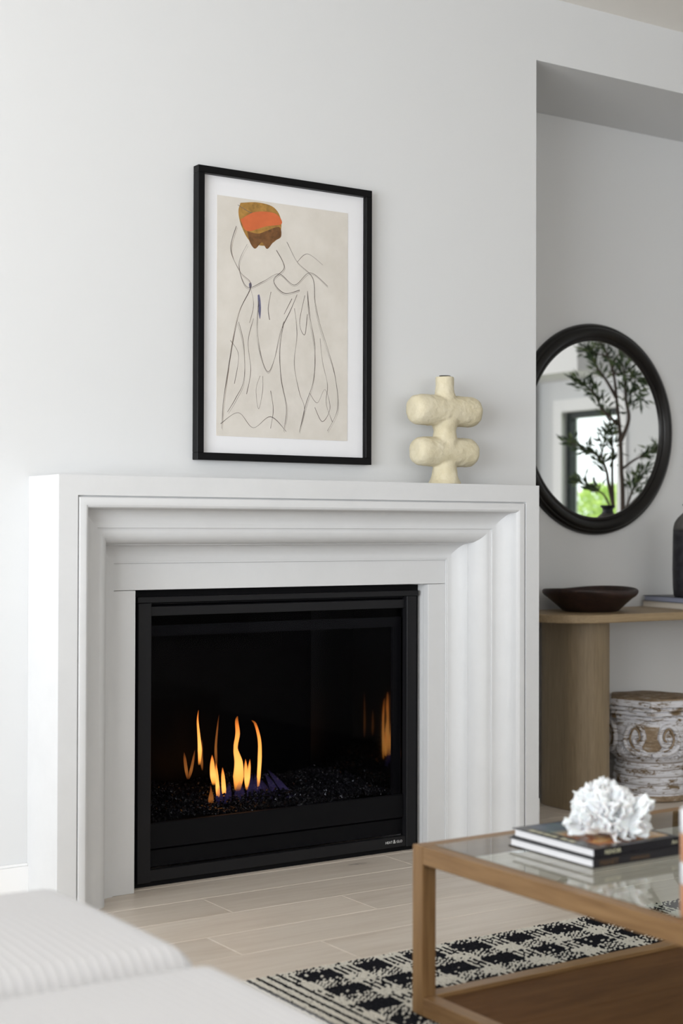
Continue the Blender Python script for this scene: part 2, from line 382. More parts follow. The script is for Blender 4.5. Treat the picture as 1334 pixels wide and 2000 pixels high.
rel(obj('header_panel', B(IX0, IX1, Q, Q+.0305, OZ, IZ, bev=.0012, seg=1), STONE, sur))
rel(obj('side_panel', B(IX0, OX0, Q, Q+.0305, 0, OZ-.0015, bev=.0012, seg=1), STONE, sur))
rel(obj('side_panel', B(OX1, IX1, Q, Q+.0305, 0, OZ-.0015, bev=.0012, seg=1), STONE, sur))

# ------------------------------------------------------------------ gas firebox
fb = thing('gas_fireplace', 'black framed gas fireplace insert with glass front and flames on crushed glass', 'fireplace', (2.636, 4.36, 0))
def relf(o): o.location = Vector(o.location)-Vector((2.636, 4.36, 0)); return o
F = 4.352
relf(obj('toe_plate', B(2.066, 3.207, F+.008, F+.03, .001, .030), BLKT, fb))
b = bmesh.new(); box(b, 2.064, 2.100, F+.012, F+.06, .03, .95); box(b, 3.172, 3.209, F+.012, F+.06, .03, .95); box(b, 2.100, 3.172, F+.012, F+.06, .905, .95)
relf(obj('outer_casing', b, BLKT, fb))
relf(obj('top_rail', B(2.086, 3.196, F-.012, F+.012, .912, .931, .0015, 1), BLK, fb))
relf(obj('stile', B(2.090, 2.137, F-.008, F+.02, .016, .911, .0015, 1), BLK, fb))
relf(obj('stile', B(3.148, 3.190, F-.008, F+.02, .016, .911, .0015, 1), BLK, fb))
relf(obj('hood_bar', B(2.137, 3.148, F+.006, F+.03, .868, .899, .0015, 1), BLK, fb))
relf(obj('lower_panel', B(2.137, 3.148, F+.010, F+.03, .118, .200, .002, 1), BLKT, fb))
relf(obj('grille_panel', B(2.137, 3.148, F+.020, F+.04, .058, .112, .001, 1), BLKT, fb))
br = relf(obj('bottom_rail', B(2.137, 3.148, F-.004, F+.02, .018, .054, .0015, 1), BLK, fb))
relf(obj('inner_frame', fix(box(box(box(bmesh.new(), 2.137, 3.148, F+.03, F+.045, .80, .835), 2.137, 2.150, F+.03, F+.045, .2, .80), 3.115, 3.148, F+.03, F+.045, .2, .80)), BLKT, fb))
relf(obj('glass_front', B(2.150, 3.140, F+.0245, F+.0285, .200, .868), GL_F, fb))
# interior liner: splayed side walls, back, top and floor
FI, BI = 4.41, 4.80
def quad(b, *p):
    return b.faces.new([b.verts.new(q) for q in p])
def slab(name, pts, th, m):
    b = bmesh.new(); f = quad(b, *pts); r = bmesh.ops.extrude_face_region(b, geom=[f]); n = f.normal.copy() if f.normal.length else Vector((0, 0, 1))
    b.normal_update(); n = f.normal
    bmesh.ops.translate(b, verts=[g for g in r['geom'] if isinstance(g, bmesh.types.BMVert)], vec=n*th); fix(b)
    return relf(obj(name, b, m, fb))
slab('side_liner', ((3.188, FI, .1), (3.03, BI, .1), (3.03, BI, .89), (3.188, FI, .89)), .008, LINR)
slab('side_liner', ((2.12, FI, .1), (2.26, BI, .1), (2.26, BI, .89), (2.12, FI, .89)), -.008, BLKT)
slab('back_liner', ((2.25, BI, .1), (3.035, BI, .1), (3.035, BI, .89), (2.25, BI, .89)), -.008, LINER)
relf(obj('top_liner', B(2.10, 3.24, FI, BI+.02, .885, .90), BLKT, fb))
relf(obj('burner_tray', B(2.26, 3.02, FI+.005, BI-.004, .12, .175), BLKT, fb))
# crushed glass bed: uncountable chips
rng = np.random.default_rng(3)
n = 9500; cx = rng.uniform(2.16, 3.19, n); cy = rng.uniform(FI+.02, BI-.015, n)
keep = (cx < 3.17-.40*(cy-FI)) & (cx > 2.14+.36*(cy-FI)); cx, cy = cx[keep], cy[keep]; n = len(cx)
cz = .178+.055*np.clip((cy-FI)/.3, 0, 1)+.008*np.sin(cx*17)+.006*np.sin(cy*31+cx*9)+rng.uniform(0, .02, n)
s = rng.uniform(.003, .0075, n)
base_v = np.array([(1, 0, -.5), (-.5, .87, -.5), (-.5, -.87, -.5), (.5, .87, .6), (-1, 0, .6), (.5, -.87, .6)], float)
V = np.empty((n, 6, 3)); 
for i in range(n):
    q = Matrix.Rotation(rng.uniform(0, 6.28), 3, Vector(rng.normal(size=3)).normalized()); V[i] = (base_v*rng.uniform(.6, 1.2, (6, 3)))@np.array(q)*s[i]+(cx[i], cy[i], cz[i])
fc = np.array([(0, 2, 1), (3, 4, 5), (0, 1, 3), (1, 4, 3), (1, 2, 4), (2, 5, 4), (2, 0, 5), (0, 3, 5)])
FA = (np.arange(n)[:, None, None]*6+fc[None]).reshape(-1, 3)
me = bpy.data.meshes.new('crushed_glass'); me.from_pydata(V.reshape(-1, 3).tolist(), [], FA.tolist()); me.materials.append(CHIP)
o = bpy.data.objects.new('crushed_glass', me); COL.objects.link(o); o.parent = fb; relf(o); o['kind'] = 'stuff'
# flames, plus two dim meshes standing for reflections in the back liner
def flame_or_reflection(x, y, z, pts, r, m, flat=.6):
    """pts: (dx, dz) spine; r: radii along it"""
    sp = smooth_path([(dx, 0, dz) for dx, dz in pts], 5); n_ = len(sp)
    rr = np.interp(np.linspace(0, 1, n_), np.linspace(0, 1, len(r)), r)
    b = tube(bmesh.new(), sp, list(rr*.82), 12)
    for q in b.verts: q.co.y *= flat
    return relf(obj('flame_or_reflection', b, m, fb, True, loc=(x, y, z)))
Y = 4.58
flame_or_reflection(2.588, Y, .232, [(0, 0), (.004, .05), (.004, .10), (-.008, .15), (.000, .20), (-.004, .245), (0, .262)], [.013, .026, .020, .010, .011, .008, .001], FL1)
flame_or_reflection(2.672, Y, .225, [(0, 0), (.002, .05), (.006, .12), (.004, .18), (-.012, .235), (-.028, .25)], [.003, .009, .010, .008, .006, .001], FL1)
flame_or_reflection(2.497, Y, .262, [(0, 0), (-.008, .05), (-.010, .105)], [.010, .015, .011, .001], FL1)
flame_or_reflection(2.512, Y, .215, [(0, 0), (-.004, .05), (-.010, .125)], [.008, .010, .008, .001], FL1)
flame_or_reflection(2.536, Y, .215, [(0, 0), (-.004, .05), (-.008, .105)], [.008, .011, .009, .001], FL1)
flame_or_reflection(2.626, Y, .232, [(0, 0), (-.003, .05), (-.006, .11)], [.004, .010, .009, .001], FL1)
flame_or_reflection(2.630, Y, .240, [(0, 0), (.004, .05), (.008, .10)], [.003, .008, .007, .001], FL1)
flame_or_reflection(2.437, Y, .335, [(0, 0), (.002, .05), (-.002, .10), (-.007, .155), (-.004, .19)], [.005, .010, .007, .004, .001], FL1)
flame_or_reflection(2.392, Y, .29, [(0, 0), (-.008, .05), (-.014, .095)], [.003, .008, .007, .001], FL2)
flame_or_reflection(2.396, Y, .29, [(0, 0), (.012, .04), (.024, .10)], [.003, .008, .006, .001], FL2)
flame_or_reflection(2.46, Y-.04, .20, [(0, 0), (.002, .04), (.0, .07)], [.012, .013, .004, .001], FL2)
flame_or_reflection(2.492, Y+.08, .30, [(0, 0), (-.004, .05), (-.002, .11)], [.003, .007, .006, .001], FL2)  # glowing mesh in place of a flame reflected by the back liner
flame_or_reflection(2.56, Y+.1, .30, [(0, 0), (-.004, .08), (.008, .19)], [.003, .007, .005, .001], FL2)  # second reflection modelled as a dim glowing mesh, no flame of its own
for (x, dx, h, r) in ((2.50, 0, .07, .022), (2.53, .01, .08, .02), (2.58, 0, .08, .03), (2.62, .01, .10, .022), (2.66, -.02, .10, .022), (2.69, -.03, .08, .03), (2.74, -.06, .10, .02), (2.79, -.10, .11, .018)):
    flame_or_reflection(x, Y-.03, .195, [(0, 0), (dx*.5, h*.5), (dx, h)], [r, r*.8, .001], FL3)
def text(body, size, m, parent, mw, ext=.0002, name='lettering', align='LEFT'):
    cu = bpy.data.curves.new('t', 'FONT'); cu.body = body; cu.size = size; cu.extrude = ext; cu.align_x = align; cu.resolution_u = 3
    t = bpy.data.objects.new('t', cu); me = bpy.data.meshes.new_from_object(t); bpy.data.objects.remove(t)
    me.materials.clear(); me.materials.append(m)
    o = bpy.data.objects.new(name, me); COL.objects.link(o); o.parent = parent; o.matrix_local = mw; return o
def frame_m(origin, ex, ey):
    ex = Vector(ex).normalized(); ey = Vector(ey).normalized(); ez = ex.cross(ey)
    m = Matrix((ex, ey, ez)).transposed().to_4x4(); m.translation = origin; return m
of = Vector((2.636, 4.36, 0))
lg = Vector((3.058, F-.0045, .0335)) - of
text('HEAT', .0125, SILV, fb, frame_m(lg, (1, 0, 0), (0, 0, 1)), name='maker_lettering')
text('&', .0185, SILV, fb, frame_m(lg+Vector((.0335, 0, -.001)), (1, 0, 0), (0, 0, 1)), name='maker_lettering')
text('GLO', .0125, SILV, fb, frame_m(lg+Vector((.048, 0, 0)), (1, 0, 0), (0, 0, 1)), name='maker_lettering')

# ------------------------------------------------------------------ framed print
pic = thing('framed_print', 'black framed loose line drawing with orange wash, hung above the mantel', 'picture', (2.62, 4.335, 1.372))
def relp(o): o.location = Vector(o.location)-Vector((2.62, 4.335, 1.372)); return o
px0, px1, pz0, pz1, pf = 2.276, 2.961, 1.374, 2.333, 4.299; fwid = .024
b = bmesh.new()
for (a0, a1, c0, c1) in ((px0, px1, pz1-fwid, pz1), (px0, px1, pz0, pz0+fwid), (px0, px0+fwid, pz0+fwid, pz1-fwid), (px1-fwid, px1, pz0+fwid, pz1-fwid)):
    box(b, a0, a1, pf, 4.334, c0, c1, .0012, 1)
relp(obj('frame', b, FRAMEB, pic))
relp(obj('mat_board', B(px0+fwid-.002, px1-fwid+.002, 4.320, 4.332, pz0+fwid-.002, pz1-fwid+.002), MAT_B, pic))
ax0, ax1, az0, az1 = 2.356, 2.872, 1.455, 2.247
pp = relp(obj('print', B(ax0, ax1, 4.3188, 4.3200, az0, az1), PAPER, pic))
relp(obj('glazing', B(px0+fwid, px1-fwid, 4.3135, 4.3155, pz0+fwid, pz1-fwid), GL_P, pic))
def art(pts, wd=.0016, m=0, b=None):
    sp = smooth_path([(ax0+(ax1-ax0)*u, 0, az1-(az1-az0)*vv) for u, vv in pts], 8); prev = None
    for i, p in enumerate(sp):
        q0 = sp[max(i-1, 0)]; q1 = sp[min(i+1, len(sp)-1)]; dx, dz = q1[0]-q0[0], q1[2]-q0[2]; l = math.hypot(dx, dz) or 1
        k = wd*(.35+.65*abs(noise.noise(Vector((p[0]*19, p[2]*19, len(pts)*1.7)))+.5))/2
        cur = (b.verts.new((p[0]-dz/l*k, 4.3185, p[2]+dx/l*k)), b.verts.new((p[0]+dz/l*k, 4.3185, p[2]-dx/l*k)))
        if prev: f = b.faces.new((prev[0], prev[1], cur[1], cur[0])); f.material_index = m
        prev = cur
def blob(pts, m, yy, b):
    pts = [(p[0], p[1]) for p in pts]; sp = smooth_path([(ax0+(ax1-ax0)*u, 0, az1-(az1-az0)*vv) for u, vv in pts+[pts[0]]], 6)[:-1]
    f = b.faces.new([b.verts.new((p[0], yy, p[2])) for p in sp]); f.material_index = m; bmesh.ops.triangulate(b, faces=[f])
# an invented abstract drawing: drapery-like lines hanging from a rounded coloured form
for pts_, y_, m_ in (([(.17, .02), (.30, .008), (.42, .02), (.475, .07), (.46, .14), (.37, .185), (.25, .18), (.18, .12), (.155, .06)], 4.3187, OCHRE),
                     ([(.22, .135), (.30, .14), (.36, .125), (.46, .10), (.475, .14), (.42, .165), (.37, .20), (.33, .175), (.28, .205), (.24, .18)], 4.3185, BROWNW),
                     ([(.17, .09), (.28, .05), (.43, .045), (.48, .085), (.36, .105), (.22, .135)], 4.3183, ORANGE),
                     ([(.30, .40), (.315, .40), (.325, .45), (.318, .50), (.305, .46)], 4.3186, BLUEW), ([(.235, .355), (.25, .35), (.255, .365), (.24, .375)], 4.3186, BLUEW)):
    b = bmesh.new(); blob(pts_, 0, y_, b); relp(obj('colour_wash', b, m_, pic))
b = bmesh.new()
L = [[(.14, .12), (.10, .22), (.17, .31), (.25, .36), (.17, .47), (.12, .60), (.08, .74), (.05, .86), (.04, .97)],
     [(.52, .16), (.60, .24), (.72, .30), (.74, .40), (.78, .50), (.84, .60), (.90, .72), (.92, .86), (.84, .96)],
     [(.22, .19), (.16, .28), (.22, .37), (.34, .34), (.46, .30), (.58, .34), (.70, .28), (.84, .33)],
     [(.44, .20), (.50, .27), (.42, .33), (.50, .38), (.62, .36)],
     [(.31, .42), (.30, .55), (.33, .66), (.38, .72), (.43, .66), (.48, .54), (.55, .45), (.60, .38)],
     [(.16, .52), (.20, .62), (.20, .76), (.14, .84), (.08, .90)],
     [(.68, .36), (.70, .47), (.74, .60), (.73, .74), (.67, .85), (.62, .97)],
     [(.50, .50), (.47, .62), (.48, .75), (.52, .87), (.50, .97)],
     [(.58, .44), (.60, .55), (.58, .68), (.62, .80), (.66, .87), (.62, .97)],
     [(.27, .50), (.23, .60), (.25, .72), (.22, .82)], [(.40, .38), (.38, .45), (.39, .50)], [(.56, .40), (.50, .47)],
     [(.66, .38), (.62, .50), (.66, .55), (.68, .46)], [(.78, .56), (.80, .66), (.84, .76), (.83, .84), (.88, .92)],
     [(.32, .74), (.29, .80), (.31, .88), (.34, .80), (.34, .74)], [(.03, .95), (.16, .90), (.27, .96), (.40, .91), (.52, .97)],
     [(.70, .80), (.76, .84), (.82, .78), (.86, .86), (.80, .92), (.74, .86)], [(.24, .36), (.27, .44), (.24, .52)],
     [(.10, .60), (.16, .66), (.13, .78)], [(.40, .80), (.42, .88), (.40, .96)], [(.60, .24), (.68, .20), (.80, .24)], [(.15, .03), (.28, .06), (.45, .05)]]
for i, l in enumerate(L): art(l, .0022 if i % 3 else .0027, 0, b)
for l in L[:8]: art([(u+.008*math.sin(9*vv), vv+.006) for u, vv in l], .0010, 3 if l is L[0] else 0, b)
relp(obj('line_drawing', b, [INK, ORANGE, OCHRE, BROWNW, BLUEW], pic))

# ------------------------------------------------------------------ cream sculptural vase
vz = thing('sculptural_vase', 'cream hand-built plaster vase of two stacked horizontal capsules, on the mantel', 'vase', (3.222, 4.222, 1.308))
b = bmesh.new()
def capsule(b, cz, half, r, n=28):
    pr_ = [(-half, .0), (-half, r*.55), (-half+.006, r*.80), (-half+.018, r*.95), (-half+.035, r), (half-.035, r), (half-.018, r*.95), (half-.006, r*.80), (half, r*.55), (half, 0)]
    rings = []
    for (xx, rr) in pr_:
        rr = max(rr, .001); rings.append([b.verts.new((xx, rr*math.cos(2*PI*k/n), cz+rr*math.sin(2*PI*k/n))) for k in range(n)])
    for p, q in zip(rings, rings[1:]):
        for k in range(n): b.faces.new((p[k], p[(k+1) % n], q[(k+1) % n], q[k]))
    b.faces.new(rings[0][::-1]); b.faces.new(rings[-1])
capsule(b, .262, .145, .0545); capsule(b, .116, .132, .0520)
lathe(b, [(.058, .0), (.060, .006), (.052, .016), (.046, .035), (.042, .07), (.042, .12)], 28)
lathe(b, [(.050, .12), (.046, .16), (.040, .185), (.040, .195), (.048, .215), (.05, .24)], 28)
lathe(b, [(.044, .27), (.040, .312), (.034, .325), (.0325, .35), (.033, .384), (.027, .385), (.025, .35), (.022, .33)], 28)
fix(b); vb = obj('body', b, PLAST, vz, True)
md = vb.modifiers.new('r', 'REMESH'); md.mode = 'VOXEL'; md.voxel_size = .0042; md.use_smooth_shade = True
md = vb.modifiers.new('s', 'SMOOTH'); md.iterations = 7; md.factor = .6
tx = bpy.data.textures.new('lumps', 'CLOUDS'); tx.noise_scale = .022
md = vb.modifiers.new('d', 'DISPLACE'); md.texture = tx; md.strength = .0045; md.mid_level = .5
# dark disc across the mouth: shade of the hollow put into its colour
obj('mouth_shade_disc', lathe(bmesh.new(), [(.020, .3838), (.020, .3862)], 20), mat('hollow_shade_colour', (.03, .025, .02), .9), vz)

# ------------------------------------------------------------------ round mirror
MC = (4.548, AY-.001, 1.591)
mr = thing('round_mirror', 'large round mirror with thick black moulded wooden frame in the alcove', 'mirror', MC)
R1, R0 = .464, .392
pf_ = [(R0-.006, -.012), (R0-.004, -.021), (R0+.004, -.026), (R0+.012, -.024), (R0+.015, -.027), (R0+.026, -.040), (R0+.038, -.043), (R0+.050, -.038), (R0+.055, -.030), (R0+.058, -.030), (R0+.066, -.024), (R1, -.012), (R1, 0), (R0-.006, 0)]
b = bmesh.new(); NN = 96; rg = []
for k in range(NN):
    a = 2*PI*k/NN; rg.append([b.verts.new((r*math.cos(a), yy, r*math.sin(a))) for r, yy in pf_])
for k in range(NN):
    p, q = rg[k], rg[(k+1) % NN]
    for j in range(len(pf_)): b.faces.new((p[j], p[(j+1) % len(pf_)], q[(j+1) % len(pf_)], q[j]))
fix(b); o = obj('frame', b, MIRF, mr, True); o.data.set_sharp_from_angle(angle=math.radians(40))
b = bmesh.new(); bmesh.ops.create_circle(b, cap_ends=True, radius=R0, segments=96)
bmesh.ops.rotate(b, verts=b.verts, matrix=Matrix.Rotation(PI/2, 3, 'X')); bmesh.ops.translate(b, verts=b.verts, vec=(0, -.014, 0))
r = bmesh.ops.extrude_face_region(b, geom=b.faces[:]); bmesh.ops.translate(b, verts=[g for g in r['geom'] if isinstance(g, bmesh.types.BMVert)], vec=(0, .004, 0)); fix(b)
obj('mirror_glass', b, MIRG, mr)

# ------------------------------------------------------------------ console table
TZ = .808
ct = thing('console_table', 'pale oak console table with rounded top and wide oval column leg in the alcove', 'console table', (4.6, 4.66, 0))
def relc(o): o.location = Vector(o.location)-Vector((4.6, 4.66, 0)); return o
def stadium(b, x0, x1, y0, y1, z0, z1, r, bev=0, n=14):
    pts = []
    for (cx, cy, a0) in ((x1-r, y1-r, 0), (x0+r, y1-r, PI/2), (x0+r, y0+r, PI), (x1-r, y0+r, 1.5*PI)):
        for k in range(n+1): a = a0+PI/2*k/n; pts.append((cx+r*math.cos(a), cy+r*math.sin(a), cx+(r-bev)*math.cos(a), cy+(r-bev)*math.sin(a)))
    lv = [(z0, 1), (z0+bev, 0), (z1-bev, 0), (z1, 1)] if bev else [(z0, 0), (z1, 0)]
    rings = [[b.verts.new((p[2], p[3], z) if i else (p[0], p[1], z)) for p in pts] for z, i in lv]
    m_ = len(pts)
    for p, q in zip(rings, rings[1:]):
        for k in range(m_): b.faces.new((p[k], p[(k+1) % m_], q[(k+1) % m_], q[k]))
    b.faces.new(rings[0][::-1]); b.faces.new(rings[-1]); return b
relc(obj('table_top', stadium(bmesh.new(), 3.99, 5.75, 4.43, 4.868, TZ-.033, TZ, .20, .004), OAK, ct))
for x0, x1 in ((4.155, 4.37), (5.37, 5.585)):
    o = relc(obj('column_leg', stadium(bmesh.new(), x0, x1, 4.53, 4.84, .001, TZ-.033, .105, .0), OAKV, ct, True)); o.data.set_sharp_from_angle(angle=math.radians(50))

# bowl
def bowlmod(a, r, z): return 1+.035*math.cos(2*a+.6)+.025*math.sin(3*a)
bw = bmesh.new()
lathe(bw, [(.102, 0), (.116, .004), (.142, .028), (.172, .054), (.190, .070), (.198, .080), (.199, .090), (.193, .096), (.183, .094), (.168, .072), (.135, .045), (.10, .028), (.02, .022)], 64, ell=(1.04, .90), mod=bowlmod)
for q in bw.verts:
    if q.co.z > .07: q.co.z += .006*math.sin(2*math.atan2(q.co.y, q.co.x)+.8)
bo = obj('wooden_bowl', fix(bw), DKW, smooth=True, loc=(4.335, 4.665, TZ)); tag(bo, 'shallow dark carved wooden bowl on the console table', 'bowl')

# books under black vase
def book(name, label, loc, rz, sx, sy, h, jm, pm, group=None, spine='y-'):
    t = thing(name, label, 'book', loc, rz, group)
    obj('cover', box(box(box(bmesh.new(), -sx/2, sx/2, -sy/2, sy/2, 0, .0022, .0006, 1), -sx/2, sx/2, -sy/2, sy/2, h-.0022, h, .0006, 1), *((-sx/2, sx/2, -sy/2, -sy/2+.003) if spine == 'y-' else (sx/2-.003, sx/2, -sy/2, sy/2)), .0022, h-.0022), jm, t)
    obj('pages', B(-sx/2+.005, sx/2-.005, -sy/2+.004, sy/2-.005, .0022, h-.0022), pm, t)
    return t
book('hardback_book', 'beige-paged hardback book under the slate one, below the black vase', (4.92, 4.69, TZ), math.radians(-9), .25, .31, .026, mat('tan_book_jacket', (.50, .46, .40), .6), PAGET, 'books stacked on the console table', 'x+')
book('hardback_book', 'slate-covered book directly under the black vase on console', (4.925, 4.685, TZ+.026), math.radians(-9), .25, .31, .024, GREYJ, BLUEP, 'books stacked on the console table', 'x+')
# black vase
bz = TZ+.050
bv = thing('bottle_vase', 'tall black stoneware bottle vase with grey shoulder, standing on console books', 'vase', (4.862, 4.607, bz))
obj('body', lathe(bmesh.new(), [(.066, 0), (.072, .006), (.0755, .04), (.0775, .12), (.0765, .20), (.0755, .265), (.0745, .292)], 56), CERB, bv, True)
obj('shoulder', lathe(bmesh.new(), [(.0746, .292), (.0735, .304), (.068, .325), (.055, .345), (.039, .360), (.0285, .369)], 56), CERG, bv, True)
obj('neck', lathe(bmesh.new(), [(.0286, .369), (.025, .374), (.0235, .383), (.026, .392), (.034, .400), (.035, .404), (.032, .4055), (.022, .40), (.018, .37)], 40), CERB, bv, True)

# ------------------------------------------------------------------ carved stool
STW = mat('whitewashed_carved_wood', (.7, .7, .7), .75)
v = coords(STW, (1, 1, 2.2)); geo = nd(STW, 'ShaderNodeNewGeometry')
na = noise_tex(STW, v, 16, 7, .7, .4); nb = noise_tex(STW, coords(STW, (3, 3, 30)), 6, 4, .6)
wsh = ramp(STW, na, [(.39, (1, 1, 1)), (.47, (0, 0, 0))])
wsh2 = ramp(STW, nb, [(.37, (.85, .85, .85)), (.46, (0, 0, 0))])
cav = ramp(STW, geo.outputs['Pointiness'], [(.44, (1, 1, 1)), (.495, (0, 0, 0))])
f = mix(STW, 1., mix(STW, 1., wsh, wsh2, 'LIGHTEN'), cav, 'LIGHTEN')
lk(STW, mix(STW, f, mix(STW, nb, (.62, .62, .66), (.74, .74, .77)), (.17, .115, .06)), BS(STW).inputs['Base Color']); bump(STW, nb, .5, .003)
STB = mat('bare_carved_wood', (.26, .18, .10), .8); lk(STB, ramp(STB, noise_tex(STB, coords(STB, (1, 1, 3)), 24, 6, .7), [(.3, (.13, .085, .05)), (.55, (.30, .22, .14)), (.75, (.55, .53, .52))]), BS(STB).inputs['Base Color']); bump(STB, noise_tex(STB, coords(STB), 60, 4), .5, .003)
SC = Vector((4.690, 4.672, 0))
stl = thing('carved_stool', 'whitewashed carved wooden drum stool with scroll motifs under the console', 'stool', SC)
facing = math.atan2(-.72, -.70)                           # towards the room
def octm(a, r, z):                                       # eight-lobed top plates
    n_ = 6; t = ((a-facing) % (2*PI/n_))-PI/n_; k = math.cos(PI/n_)/math.cos(t); return k*1.06
zs = 0
body = [(.150, 0), (.160, .004), (.166, .015), (.164, .03), (.160, .034), (.165, .040), (.168, .055), (.164, .066), (.157, .070), (.163, .076), (.165, .090), (.160, .100), (.153, .104), (.158, .110), (.159, .122), (.154, .130), (.149, .133), (.154, .140), (.156, .150), (.151, .158), (.148, .162), (.153, .168), (.160, .176), (.172, .190), (.182, .215), (.185, .25), (.184, .29), (.180, .325), (.172, .345)]
def wobble(a, r, z): return 1+.006*noise.noise(Vector((math.cos(a)*4, math.sin(a)*4, z*30)))
obj('drum', fix(lathe(bmesh.new(), body, 96, mod=wobble)), STW, stl, True)
for (z0, z1, r) in ((.343, .360, .182), (.361, .380, .187), (.381, .397, .190), (.398, .428, .194)):
    b = bmesh.new(); lathe(b, [(r-.006, z0), (r, z0+.004), (r+.001, (z0+z1)/2), (r, z1-.004), (r-.006, z1)], 96, mod=octm)
    for q in b.verts: q.co.z += .0015*noise.noise(q.co*40)
    obj('top_ring', fix(b), STW, stl)
b = bmesh.new(); lathe(b, [(.186, .428), (.182, .434), (.14, .439), (.09, .441), (.02, .441)], 96, mod=octm)
for q in b.verts: q.co.z += .003*noise.noise(q.co*16)
obj('seat', fix(b), STB, stl)
obj('pedestal_foot', fix(lathe(bmesh.new(), [(.158, .0005), (.171, .004), (.173, .018), (.168, .026), (.158, .028)], 64)), STB, stl, True)
def rad_at(z): return float(np.interp(z, [p[1] for p in body], [p[0] for p in body]))
def wrap(s, z, out, a0): a = a0+s/.185; r = rad_at(z)+out; return (r*math.cos(a), r*math.sin(a), z)
for k in range(4):
    a0 = facing+k*PI/2
    # bare recessed U panel between the scrolls
    b = bmesh.new(); g = []
    for i in range(9):
        row = []
        for j in range(9):
            zz = .215+.105*i/8; wid = .034+.012*math.sin(i/8*PI)*(-1 if i > 3 else 1)+(.0 if i else -.012); s_v = wid*(j/4-1); row.append(b.verts.new(wrap(s_v, zz, .0012, a0)))
        g.append(row)
    for i in range(8):
        for j in range(8): b.faces.new((g[i][j], g[i][j+1], g[i+1][j+1], g[i+1][j]))
    obj('bare_panel', fix(b), STB, stl, True)
    for sg in (-1, 1):
        px_ = [(650, 1150), (760, 1140), (900, 1110), (1000, 1020), (1015, 880), (960, 740), (865, 680), (780, 740), (748, 860), (790, 985), (860, 990), (885, 920), (850, 875)]
        sp = smooth_path([wrap(sg*(x-640)*.000311, .345-(y_-610)*.00027, .003, a0) for x, y_ in px_], 5); n_ = len(sp)
        obj('scroll', fix(tube(bmesh.new(), sp, [.010 if i < n_*.7 else .010-.004*(i/n_-.7)/.3 for i in range(n_)], 8)), STW, stl, True)
        px_ = [(800, 1080), (900, 1020), (940, 900), (915, 780), (865, 735), (815, 790), (800, 880), (835, 935)]
        sp = smooth_path([wrap(sg*(x-640)*.000311, .345-(y_-610)*.00027, .003, a0) for x, y_ in px_], 5)
        obj('scroll_groove', fix(tube(bmesh.new(), sp, .0048, 6)), STB, stl, True)
        sp = [wrap(sg*s1, z1, .0015, a0) for s1, z1 in ((0, .209), (.022, .211), (.045, .222), (.072, .228), (.098, .215), (.118, .235), (.124, .27), (.112, .305), (.098, .325))]
        obj('scroll', fix(tube(bmesh.new(), smooth_path(sp, 5), .0055, 8)), STW, stl, True)
    b = bmesh.new()                                      # leaf spray between panels
    for i in range(7):
        an = -1.05+i*.35; L_ = .060-.008*abs(i-3)
        sp = [wrap(.145+math.sin(an)*L_*t, .190+math.cos(an)*L_*t, .003, a0) for t in (.1, .4, .7, 1)]
        tube(b, sp, [.003, .0062, .005, .001], 6)
    for i in range(9):
        s1 = -.11+i*.0275; tube(b, [wrap(s1, .186, .002, a0), wrap(s1+.010, .192, .0045, a0), wrap(s1+.024, .188, .002, a0)], [.002, .0042, .0015], 6)
    obj('carved_leaf', fix(b), STW, stl, True)

# ------------------------------------------------------------------ rug
RX0, RX1, RY0, RY1 = 1.30, 4.6, -.2, 3.30
rug = thing('checked_rug', 'black and cream checked woven wool rug beneath the coffee table', 'rug', (2.9, 1.6, 0))
o = obj('backing', B(RX0, RX1, RY0, RY1, .0005, .006), RB, rug); o.location = (-2.9, -1.6, 0)
SXP, SYP = .0098, .0072
xs = np.arange(RX0+.005, 3.95, SXP); ys = np.arange(2.45, RY1-.003, SYP)
gx, gy = np.meshgrid(xs, ys); gx = gx.ravel(); gy = gy.ravel(); n = len(gx)
# plaid: dark squares centred on x = 2.073 + .1632 k and y = 3.230 - .134 k
fx = np.abs(((gx-2.073)/.1632+.5) % 1-.5); fy = np.abs(((gy-3.230)/.134+.5) % 1-.5)
dx_, dy_ = fx < .27, fy < .26
ri = np.round((gx-xs[0])/SXP).astype(int); rj = np.round((gy-ys[0])/SYP).astype(int)
chk = ((ri+rj) % 2 == 0); rv = rng.random(n)
mixx = (ri % 2 == 0) ^ (rv < .07); mixy = ((rj+ri) % 2 == 0) ^ (rv < .10)
cream = np.where(dx_ & dy_, rv < .04, np.where(~dx_ & ~dy_, rv > .06, np.where(dx_, mixy, mixx)))
edge = gx < 1.99
cream = np.where(edge, (ri % 3 != 0), cream)
gx = gx+rng.normal(0, .0006, n); gy = gy+rng.normal(0, .0005, n)+.0036*(ri % 2)
b = bmesh.new(); bmesh.ops.create_icosphere(b, subdivisions=1, radius=1); iv = np.array([q.co[:] for q in b.verts]); ifc = np.array([[q.index for q in f.verts] for f in b.faces]); b.free()
ang = rng.normal(.12, .08, n); sx, sy, sz = .0041, .0050, .0036
L3 = iv[None]*np.array([sx, sy, sz])*rng.uniform(.85, 1.15, (n, 1, 1))
VX = L3[..., 0]*np.cos(ang)[:, None]-L3[..., 1]*np.sin(ang)[:, None]+gx[:, None]; VY = L3[..., 0]*np.sin(ang)[:, None]+L3[..., 1]*np.cos(ang)[:, None]+gy[:, None]; VZ = L3[..., 2]+.0075+rng.normal(0, .0006, n)[:, None]
V = np.stack([VX-2.9, VY-1.6, VZ], -1).reshape(-1, 3); nv, nf = len(iv), len(ifc)
me = bpy.data.meshes.new('woven_loops'); me.vertices.add(len(V)); me.vertices.foreach_set('co', V.ravel())
FA = (np.arange(n)[:, None, None]*nv+ifc[None]).reshape(-1, 3); me.loops.add(FA.size); me.loops.foreach_set('vertex_index', FA.ravel().astype(np.int32))
